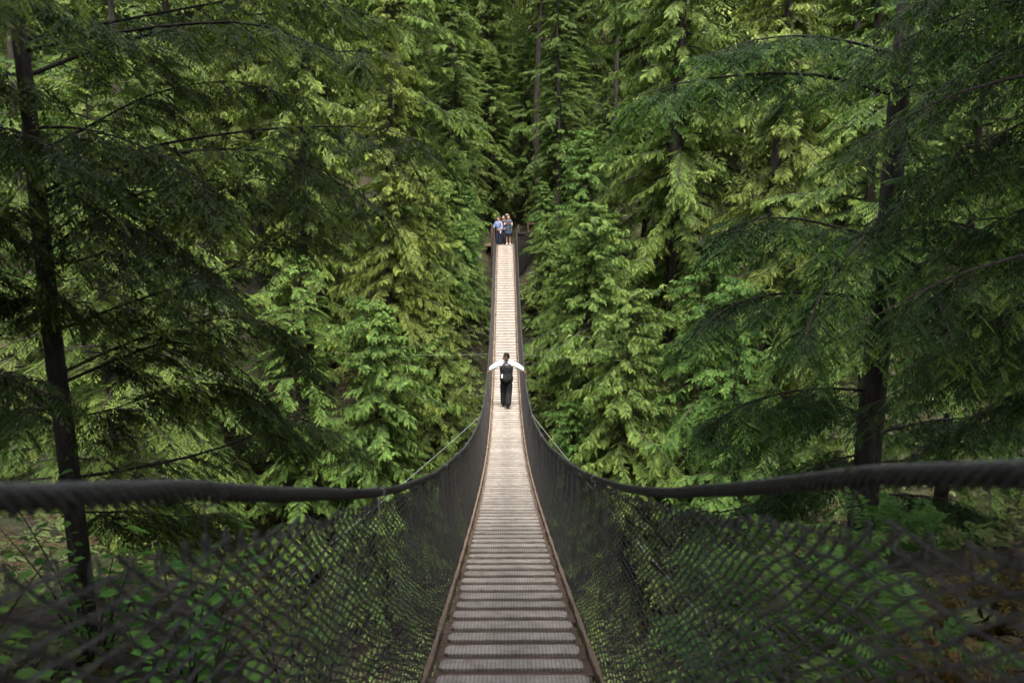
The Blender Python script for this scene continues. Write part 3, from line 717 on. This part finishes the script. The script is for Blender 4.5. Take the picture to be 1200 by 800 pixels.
def right_tree():
    D = 12.0
    foot = at(1008, 650, D); foot[2] = float(ground(foot[0], foot[1])) - .2
    tr = [foot, at(1014, 570, D), at(1024, 450, D), at(1036, 330, D), at(1048, 180, D), at(1061, 20, D), at(1075, -160, D), at(1085, -420, D)]
    b = [
     px_bough([(1022, 458), (970, 455), (920, 460), (870, 475), (830, 500)], D, D - 1.0),
     px_bough([(1020, 490), (970, 470), (930, 480), (880, 510)], D, D + 1.5),
     px_bough([(1016, 530), (960, 545), (915, 575), (870, 610)], D, D - .5),
     px_bough([(1014, 560), (960, 560), (900, 585), (840, 600), (800, 590)], D, D + 1.5),
     px_bough([(1018, 510), (1080, 495), (1140, 490), (1200, 500)], D, D + 1),
     px_bough([(1012, 580), (1070, 580), (1130, 590), (1180, 620)], D, D - .3),
     px_bough([(1034, 352), (960, 343), (900, 346), (850, 362), (815, 392)], D, D - 1.5),
     px_bough([(1040, 282), (980, 266), (930, 256), (880, 258), (840, 276)], D, D - 1),
     px_bough([(1050, 112), (990, 94), (930, 86), (870, 88), (800, 97), (745, 114)], D, D - 1.8),
     px_bough([(1057, 66), (1000, 50), (940, 42), (880, 48), (830, 64)], D, D - 1.0),
     px_bough([(1044, 240), (1090, 190), (1140, 180), (1200, 200)], D, D - 2),
     px_bough([(1040, 280), (1090, 260), (1150, 270), (1210, 310)], D, D - 2),
     px_bough([(1034, 370), (1080, 350), (1140, 360), (1200, 400)], D, D - 1.5),
     px_bough([(1052, 120), (1100, 60), (1150, 40), (1210, 50)], D, D - 2),
     px_bough([(1058, 40), (1100, -20), (1150, -40), (1210, -20)], D, D - 2),
     px_bough([(1042, 260), (1000, 290), (960, 350), (940, 410)], D, D - 2.4),
     px_bough([(1040, 290), (1080, 320), (1110, 380), (1120, 430)], D, D - 2.4),
    ]
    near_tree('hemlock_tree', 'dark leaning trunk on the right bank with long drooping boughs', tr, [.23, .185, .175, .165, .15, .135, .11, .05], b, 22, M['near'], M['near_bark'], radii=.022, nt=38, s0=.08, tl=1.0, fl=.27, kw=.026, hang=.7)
right_tree()

def edge_tree():
    D = 8.0
    foot = at(1330, 700, D); foot[2] = float(ground(foot[0], foot[1])) - .2
    tr = [foot, at(1335, 500, D), at(1340, 300, D), at(1350, 100, D), at(1360, -150, D), at(1370, -450, D)]
    b = []
    for i, y in enumerate((-120, -60, 0, 50, 90, 140, 190, 240, 300, 350, 400, 450)):
        r = 190 + (i * 53) % 110
        b.append(px_bough([(1340, y + 10), (1290, y - 15), (1240, y - 10), (1340 - r * .75, y + 20), (1340 - r - 40, y + 75)], D, D - .9 + (i % 4) * .6))
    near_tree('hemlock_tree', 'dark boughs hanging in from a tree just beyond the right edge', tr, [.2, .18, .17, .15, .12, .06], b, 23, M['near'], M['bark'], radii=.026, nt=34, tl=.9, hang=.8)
edge_tree()

def left_edge_tree():
    D = 5.6
    foot = at(-260, 760, D); foot[2] = float(ground(foot[0], foot[1])) - .2
    tr = [foot, at(-265, 500, D), at(-270, 300, D), at(-280, 100, D), at(-290, -150, D), at(-300, -450, D)]
    b = []
    for i, y in enumerate((-110, -40, 40, 130, 215, 300, 400)):
        r = 260 + (i * 67) % 130
        b.append(px_bough([(-265, y + 10), (-200, y - 10), (-130, y - 8), (-265 + r * .8, y + 18), (-265 + r + 50, y + 62)], D, D - .5 + (i % 3) * .6))
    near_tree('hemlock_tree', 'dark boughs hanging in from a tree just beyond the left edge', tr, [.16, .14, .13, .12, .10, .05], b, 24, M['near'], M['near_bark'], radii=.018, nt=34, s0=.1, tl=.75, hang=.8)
left_edge_tree()

# ------------------------------------------------------------------ undergrowth
def undergrowth():
    rng = np.random.default_rng(5)
    n = 26000
    x = np.concatenate([rng.uniform(-30, 30, n), rng.uniform(-12, 12, 9000), rng.normal(0, 4.5, 11000)]); y = np.concatenate([rng.uniform(20, 62, n), rng.uniform(1.5, 22, 9000), rng.uniform(30, 48.5, 11000)])
    keep = (np.abs(x) > 1.5) | ((y > 4) & (y < 46)); keep &= ~((y < 10) & (np.abs(x) < 7) & (x > -3) & (rng.random(len(x)) < .75)); keep &= ~((np.abs(x) < 2.4) & (y > 46) & (y < 54)) & (h2(x, y, .5, 2.) + rng.normal(0, .5, len(x)) > -.5)
    x, y = x[keep], y[keep]; m = len(x)
    P = np.stack([x, y, ground(x, y) + rng.uniform(0, .25, m)], -1)
    a = rng.uniform(0, 6.28, m); D = np.stack([np.cos(a), np.sin(a), rng.uniform(.3, 1.2, m)], -1)
    N = np.stack([rng.normal(0, .3, m), rng.normal(0, .3, m) - .3, np.ones(m)], -1)
    near = np.clip(y / 25, .35, 1)
    V, F, t = frond_mesh(P, D, N, rng.uniform(.4, 1.0, m) * near, n=4, ratio=.45, kw=.075, droop=.5, tint=np.clip(rng.uniform(0, 1, m) ** 1.2 + .35 * np.exp(-(x / 8) ** 2) * (y > 28), 0, 1), rng=rng)
    o = obj('undergrowth', mesh_data('undergrowth', V, F, M['under'], tint=t)); tag(o, 'brown and green low undergrowth over the slopes of the gorge', 'undergrowth', kind='stuff')
undergrowth()

def shrub_data(seed, h=1.0, stems=9, leaf=.07, per=16):
    rng = np.random.default_rng(seed)
    a = rng.uniform(0, 6.28, stems); r = rng.uniform(.15, .55, stems) * h
    q = np.linspace(0, 1, 7)
    pa = np.stack([r[:, None] * q ** 1.4 * np.cos(a)[:, None], r[:, None] * q ** 1.4 * np.sin(a)[:, None], h * rng.uniform(.6, 1.1, stems)[:, None] * (1.15 * q - .15 * q ** 2)], -1)
    st_ = MB(); st_.tubes(pa, np.linspace(.008, .002, 7)[None], 5, False); sm = st_.me('stems', M['bark'], True)
    P, T_, s = along(pa, per, .25, rng); P = P.reshape(-1, 3); m = len(P)
    b = rng.uniform(0, 6.28, m); D = unit(np.stack([np.cos(b), np.sin(b), rng.uniform(-.3, .5, m)], -1)); N = unit(np.stack([rng.normal(0, .35, m), rng.normal(0, .35, m), np.ones(m)], -1)); Sx = unit(np.cross(N, D))
    L = leaf * rng.uniform(.7, 1.4, (m, 1)); P = P + D * L * .25
    out = [P, P + D * L * .3 + Sx * L * .3, P + D * L * .7 + Sx * L * .24, P + D * L * 1.05, P + D * L * .7 - Sx * L * .24, P + D * L * .3 - Sx * L * .3]
    V = np.stack(out, 1); V[:, 3, 2] -= L[:, 0] * .15; V[:, (0, 3)] -= N[:, None] * L[:, None] * .05
    V = V.reshape(-1, 3); i = np.arange(m)[:, None] * 6
    F = np.concatenate([i + np.array([[0, 1, 2, 3]]), i + np.array([[0, 3, 4, 5]])])
    return sm, mesh_data('leaves', V, F, M['shrub'], tint=np.tile(rng.uniform(.2, .9, m), 2))

SHR = [shrub_data(31), shrub_data(32, 1.0, 11, .06, 20), shrub_data(33, .9, 8, .085, 13)]
SP = [(-1.2, 1.9, 1.15), (-1.75, 2.5, 1.2), (-1.1, 2.9, 1.2), (-2.3, 2.9, 1.3), (-1.5, 3.6, 1.3), (-2.6, 3.9, 1.2), (-1.15, 4.3, 1.3), (-3.4, 4.2, 1.3), (-2.0, 4.9, 1.4), (-1.4, 5.6, 1.4), (-3.0, 5.8, 1.4)]
for k, (x, y, sc) in enumerate(SP):
    s_ = empty('leafy_shrub', (x, y, float(ground(x, y)) - .05), k * 1.3); s_.scale = (sc,) * 3
    tag(s_, 'broad leaved green shrub growing on the near bank against the left netting', 'shrub', 'leafy shrubs outside the left netting')
    obj('stems', SHR[k % 3][0], s_); obj('leaves', SHR[k % 3][1], s_)

def fern_data(seed):
    rng = np.random.default_rng(seed); n = 15
    a = np.arange(n) * 2.4 + rng.normal(0, .2, n); el = rng.uniform(.75, 1.35, n)
    D = np.stack([np.cos(a) * np.cos(el), np.sin(a) * np.cos(el), np.sin(el)], -1)
    out = np.stack([np.cos(a), np.sin(a), 0 * a], -1); N = np.cross(np.cross(D, np.array([0, 0, 1.])), D); N = unit(out * -.6 + np.array([0, 0, .8]))
    P = out * .03
    V, F, t = frond_mesh(P.copy(), D, N, rng.uniform(.7, 1.0, n), n=22, ratio=.13, kw=.022, droop=.45, tint=rng.uniform(.2, .7, n), rng=rng, alpha=(1.45, 1.2))
    return mesh_data('fronds', V, F, M['fern'], tint=t)
FERN = [fern_data(41), fern_data(42), fern_data(43)]
FP = [(1.45, 3.9, 1.1), (1.35, 5.0, 1.25), (2.0, 5.2, 1.25), (1.75, 6.2, 1.3), (2.6, 6.2, 1.25), (1.35, 7.0, 1.3), (3.1, 7.3, 1.2), (2.2, 7.6, 1.35), (1.5, 3.0, 1.0), (3.9, 8.6, 1.3), (1.7, 8.6, 1.4), (2.9, 8.8, 1.4), (2.2, 4.3, 1.1), (4.8, 9.6, 1.3)]
for k, (x, y, sc) in enumerate(FP):
    f_ = empty('sword_fern', (x, y, float(ground(x, y)) - .02), k * 1.9); f_.scale = (sc,) * 3
    tag(f_, 'upright green sword fern growing on the near bank beside the right netting', 'fern', 'sword ferns outside the right netting')
    obj('fronds', FERN[k % 3], f_)

def rust_bush(seed, x, y, sc, label):
    rng = np.random.default_rng(seed); n = 60
    a = rng.uniform(0, 6.28, n); el = rng.uniform(.2, 1.5, n); D = np.stack([np.cos(a) * np.cos(el), np.sin(a) * np.cos(el), np.sin(el)], -1)
    q = np.linspace(0, 1, 5); L = rng.uniform(.35, .75, n); tw = D[:, None] * L[:, None, None] * q[None, :, None]; tw[..., 2] -= .1 * q ** 2
    aF = fronds_on(tw, 10, .2, .13, .09, .6, .75, .0, .3, (.1, .8, .4), rng)
    V, F, t = frond_mesh(*aF, n=4, ratio=.5, kw=.022, droop=.2, rng=rng)
    root = empty('rusty_bush', (x, y, float(ground(x, y)) - .03)); root.scale = (sc,) * 3; tag(root, label, 'bush')
    st_ = MB(); st_.tubes(tw, np.linspace(.005, .002, 5)[None], 4, False); st_.obj('twigs', M['bark'], root)
    obj('leaves', mesh_data('leaves', V, F, M['rust'], tint=t), root)
rust_bush(51, 2.05, 3.55, 1.0, 'rusty orange low bush in the lower right corner nearest the netting')
rust_bush(52, 3.3, 5.6, .9, 'rusty yellow low bush behind the nearest one at lower right')
rust_bush(53, 4.2, 6.4, .95, 'rusty yellow low bush furthest from the netting at lower right')

# ------------------------------------------------------------------ people
def skin_mesh(name, verts, edges, radii, mat, parent, sub=2, root=0):
    me = bpy.data.meshes.new(name); me.from_pydata([tuple(map(float, v)) for v in verts], edges, [])
    o = bpy.data.objects.new(name, me); COL.objects.link(o)
    o.modifiers.new('skin', 'SKIN')
    for i, sv_ in enumerate(me.skin_vertices[0].data):
        r = radii[i]; sv_.radius = (r, r) if not isinstance(r, tuple) else r; sv_.use_root = (i == root)
    sm = o.modifiers.new('sub', 'SUBSURF'); sm.levels = sub; sm.render_levels = sub
    bpy.context.view_layer.update()
    dg = bpy.context.evaluated_depsgraph_get(); nm_ = bpy.data.meshes.new_from_object(o.evaluated_get(dg))
    o.modifiers.clear(); o.data = nm_; bpy.data.meshes.remove(me); nm_.name = name
    nm_.materials.clear(); nm_.materials.append(mat)
    for p in nm_.polygons: p.use_smooth = True
    o.parent = parent
    return o

def loft(name, rings, mat, parent, n=20):
    """rings of (x, y, z, rx, ry) closed top and bottom"""
    V = []; 
    for (x, y, z, rx, ry) in rings:
        for i in range(n):
            a = 2 * math.pi * i / n; V.append((x + rx * math.cos(a), y + ry * math.sin(a), z))
    m = len(rings); F = [(r * n + i, r * n + (i + 1) % n, (r + 1) * n + (i + 1) % n, (r + 1) * n + i) for r in range(m - 1) for i in range(n)]
    me = bpy.data.meshes.new(name); me.from_pydata(V, [], F + [tuple(range(n))[::-1], tuple(range((m - 1) * n, m * n))]); me.materials.append(mat)
    for p in me.polygons: p.use_smooth = True
    return obj(name, me, parent)

def body_chain(J, skirt_legs=False):
    """one continuous figure from joints: pelvis, spine, chest, neck, head, arms with hands, legs with feet"""
    V, E, R = [], [], []
    def add(p, r, par=None):
        V.append(np.array(p, float)); R.append(r)
        if par is not None: E.append((par, len(V) - 1))
        return len(V) - 1
    pel = add(J['pelvis'], .115); sp = add(J['spine'], .105, pel); chh = add(J['chest'], .125, sp); nk = add(J['neck'], .056, chh)
    hd = np.array(J['head'], float); f = np.array(J['face'], float)
    h0 = add(hd + (0, 0, -.075) + f * .01, .066, nk); h1 = add(hd, .096, h0); add(hd + (0, 0, .085) - f * .008, .070, h1)
    side = np.cross(f, (0, 0, 1.))
    add(hd + f * .112 + np.array((0, 0, -.02)), .014, h1)
    for sg in (-1, 1):
        add(hd + side * sg * .105 + np.array((0, 0, -.01)), .016, h1)
    for s_ in ('l', 'r'):
        sh, el, wr = [np.array(J[k + s_], float) for k in ('sh', 'el', 'wr')]
        a = add(sh, .062, chh); b = add((sh + el) / 2, .049, a); c = add(el, .041, b); d = add((el * .45 + wr * .55), .039, c); e = add(wr, .028, d)
        dirn = unit(wr - el); pl = np.array(J.get('palm' + s_, dirn + np.array((0, 0, -.2))), float); pl = unit(pl)
        sidev = unit(np.cross(pl, np.array((0, 0, 1.)) if abs(pl[2]) < .9 else np.array((0, 1., 0))))
        k1 = add(wr + pl * .055, .034, e)
        for q, ln in enumerate((.070, .080, .075, .058)):
            off = sidev * (q - 1.5) * .021
            f1 = add(wr + pl * .085 + off, .0105, k1); f2 = add(wr + pl * (.085 + ln * .55) + off + np.array((0, 0, -.012)), .0095, f1); add(wr + pl * (.085 + ln * .9) + off + np.array((0, 0, -.035)), .008, f2)
        t1 = add(wr + pl * .045 - sidev * .040, .012, k1); add(wr + pl * .085 - sidev * .055 + np.array((0, 0, -.015)), .009, t1)
        hp, kn, ank = [np.array(J[k + s_], float) for k in ('hip', 'knee', 'ank')]; to = np.array(J['toe' + s_], float)
        a = add(hp, .088, pel); b = add((hp * .45 + kn * .55), .072, a); c = add(kn, .054, b); d = add(kn * .6 + ank * .4, .052, c); e = add(ank, .036, d); g = add((ank + to) / 2 + np.array((0, 0, -.03)), .038, e); add(to, .030, g)
    return V, E, R

def person(name, label, loc, rz, J, dress, sc=1.0):
    root = empty(name, loc, rz); root.scale = (sc,) * 3; tag(root, label, 'person')
    V, E, R = body_chain(J)
    skin_mesh('body', V, E, R, M['skin'], root)
    hd = np.array(J['head'], float); f = np.array(J['face'], float); side = np.cross(f, (0, 0, 1.))
    hm = M[dress.get('hair', 'hair')]
    # hair: a cap of short hair over the crown and back of the head (long hair runs down the back)
    b = hd - f * .018
    hv = [b + np.array((0, 0, .050)), b + np.array((0, 0, .092)), b - f * .055 + np.array((0, 0, .03)), b - f * .062 + np.array((0, 0, -.065)), b + side * .06 + np.array((0, 0, .03)), b - side * .06 + np.array((0, 0, .03)), b + f * .045 + np.array((0, 0, .085))]
    he = [(0, 1), (0, 2), (2, 3), (0, 4), (0, 5), (0, 6)]; hr = [.114, .088, .116, .118, .078, .078, .066]
    if dress.get('long'):
        hv += [b - f * .07 + np.array((0, 0, -.18)), b - f * .09 + np.array((0, 0, -.32))]; he += [(3, 7), (7, 8)]; hr += [.07, .04]
    skin_mesh('hair', hv, he, hr, hm, root)
    for sg in (-1, 1):
        e = MB(); c = hd + f * .088 + side * sg * .034 + np.array((0, 0, .012)); e.tubes(np.array([c, c + f * .008]), .010, 8); e.obj('eye', M['hair'], root)
    if dress.get('cap'):
        c = loft('cap', [(*(hd + np.array((0, 0, .045))), .112, .118), (*(hd + np.array((0, 0, .10))), .105, .11), (*(hd + np.array((0, 0, .14))), .06, .065)], M[dress['cap']], root)
        bm_ = MB(); bm_.box(hd + f * .15 + np.array((0, 0, .055)), (.15 if abs(f[1]) > .5 else .11, .11 if abs(f[1]) > .5 else .15, .012), .005); bm_.obj('peak', M[dress['cap']], c)
    # shirt with sleeves
    p, s_, c, n = [np.array(J[k], float) for k in ('pelvis', 'spine', 'chest', 'neck')]
    sv_ = [p + np.array((0, 0, .02)), s_, c, n - np.array((0, 0, .035))]; se = [(0, 1), (1, 2), (2, 3)]; sr = [.145, .135, .155, .062]
    lm = dress.get('sleeve', 1.0)
    for k in ('l', 'r'):
        sh, el, wr = [np.array(J[q + k], float) for q in ('sh', 'el', 'wr')]
        i = len(sv_); pts = [sh, (sh + el) / 2]
        rad = [.084, .088]
        if lm > .6: pts += [el, el * .35 + wr * .65, wr - unit(wr - el) * .02]; rad += [.088, .094, .052]
        sv_ += pts; se += [(2, i)] + [(i + q, i + q + 1) for q in range(len(pts) - 1)]; sr += rad
    skin_mesh(dress.get('top_name', 'shirt'), sv_, se, sr, M[dress['top']], root)
    if dress.get('vest'):
        loft('vest', [(*(p + np.array((0, 0, -.11))), .206, .175), (*(p + np.array((0, 0, -.03))), .212, .172), (*(p + np.array((0, 0, .05))), .208, .167), (*(p * .5 + s_ * .5), .196, .160), (*s_, .200, .160), (*(s_ * .4 + c * .6), .214, .170), (*c, .214, .170), (*(c + np.array((0, 0, .08))), .172, .135), (*(n - np.array((0, 0, .055))), .105, .085)], M[dress['vest']], root)
        pm = MB(); pm.box(p + np.array((-.135, -.125, .075)), (.075, .02, .13), .009, np.array(Matrix.Rotation(.75, 3, 'Z') @ Matrix.Rotation(.3, 3, 'Y'))); pm.obj('shirt_tail', M['white_cloth'], root)
        kb = MB(); kb.box(n + np.array((0, -.045, -.03)), (.12, .05, .03), .01); kb.obj('collar', M['white_cloth'], root)
    # trousers, shorts or skirt
    kind = dress.get('bottom', 'trousers')
    if kind == 'trousers':
        tv = [p + np.array((0, 0, .05)), p - np.array((0, 0, .04))]; te = [(0, 1)]; trd = [.175, .185]
        for k in ('l', 'r'):
            hp, kn, an_ = [np.array(J[q + k], float) for q in ('hip', 'knee', 'ank')]
            i = len(tv); tv += [hp - np.array((0, 0, .04)), hp * .45 + kn * .55, kn, kn * .45 + an_ * .55, an_ - np.array((0, 0, .035))]; trd += [.140, .124, .110, .106, .100]
            te += [(1, i)] + [(i + q, i + q + 1) for q in range(4)]
        skin_mesh('trousers', tv, te, trd, M[dress['legs']], root)
    else:
        z0 = (np.array(J['hipl']) + np.array(J['hipr'])) / 2
        loft('skirt', [(z0[0], z0[1], z0[2] - .30, .215, .175), (z0[0], z0[1], z0[2] - .18, .205, .165), (*p, .178, .150), (*(p + np.array((0, 0, .14))), .150, .135)], M[dress['legs']], root)
    for k in ('l', 'r'):
        an_, to = np.array(J['ank' + k], float), np.array(J['toe' + k], float); d = unit((to - an_) * np.array((1, 1, 0)))
        skin_mesh('shoe', [an_ - d * .045 + np.array((0, 0, -.045)), an_ + d * .03 + np.array((0, 0, -.035)), to + d * .01 + np.array((0, 0, .005))], [(0, 1), (1, 2)], [.046, .052, .042], M[dress.get('shoes', 'shoe')], root, sub=2)
    return root

MAN_Y = 26.6
walk = dict(pelvis=(0, 0, .96), spine=(0, .01, 1.13), chest=(0, .02, 1.34), neck=(0, .02, 1.50), head=(0, .035, 1.625), face=(0, 1, 0),
            shl=(-.185, .02, 1.425), ell=(-.39, -.02, 1.33), wrl=(-.535, .10, 1.175), shr=(.185, .02, 1.425), elr=(.40, .0, 1.31), wrr=(.545, .12, 1.16),
            palml=(-.5, .55, -.75), palmr=(.5, .55, -.75),
            hipl=(-.092, 0, .90), kneel=(-.095, .10, .50), ankl=(-.09, .10, .10), toel=(-.10, .26, .045),
            hipr=(.092, 0, .90), kneer=(.075, .0, .49), ankr=(.045, -.20, .115), toer=(.05, -.05, .045))
person('person', 'man from behind in black waistcoat and white sleeves, arms spread to both ropes', (.01, MAN_Y, float(deck_z(MAN_Y)) + .022), .02, walk,
       dict(hair='hair', top='white_cloth', vest='satin', legs='black_cloth', shoes='shoe'))

def stand(arm='down'):
    J = dict(pelvis=(0, 0, .95), spine=(0, -.01, 1.11), chest=(0, 0, 1.31), neck=(0, 0, 1.47), head=(0, -.02, 1.60), face=(0, -1, 0),
             shl=(-.175, 0, 1.395), shr=(.175, 0, 1.395), hipl=(-.08, 0, .89), hipr=(.08, 0, .89),
             kneel=(-.085, -.02, .49), kneer=(.085, -.02, .49), ankl=(-.085, .02, .10), ankr=(.09, .02, .10), toel=(-.11, -.14, .045), toer=(.12, -.14, .045))
    if arm == 'phone': J.update(ell=(-.22, -.10, 1.15), wrl=(-.07, -.26, 1.30), elr=(.22, -.10, 1.15), wrr=(.07, -.26, 1.30), palml=(.2, -.5, .8), palmr=(-.2, -.5, .8))
    elif arm == 'rail': J.update(ell=(-.27, -.04, 1.14), wrl=(-.30, -.24, 1.02), elr=(.24, .02, 1.12), wrr=(.23, -.10, .88))
    else: J.update(ell=(-.24, .02, 1.12), wrl=(-.25, -.08, .88), elr=(.24, .02, 1.12), wrr=(.25, -.08, .88))
    return J
PZ = float(deck_z(49.0)) - .013
wl = person('person', 'woman in short denim dress and white shoes facing the bridge with both hands raised', (.17, 49.35, PZ), .0, stand('phone'), dict(hair='brown_hair', long=True, top='denim', top_name='bodice', sleeve=.5, bottom='skirt', legs='denim', shoes='white_shoe'), .98)
person('person', 'person in pale blue shirt and dark trousers standing at the left far post', (-.40, 49.5, PZ), -.5, stand('rail'), dict(hair='hair', top='blue_shirt', legs='navy', shoes='shoe'), .93)
person('person', 'person in maroon top standing behind the woman in denim at the far end', (-.12, 50.2, PZ), .2, stand(), dict(hair='hair', long=True, top='maroon', legs='navy', shoes='shoe'), .97)
person('person', 'tallest person wearing a cream cap at the back of the far group', (.10, 50.75, PZ), -.1, stand(), dict(hair='brown_hair', top='olive', legs='navy', cap='cap', shoes='shoe'), 1.02)
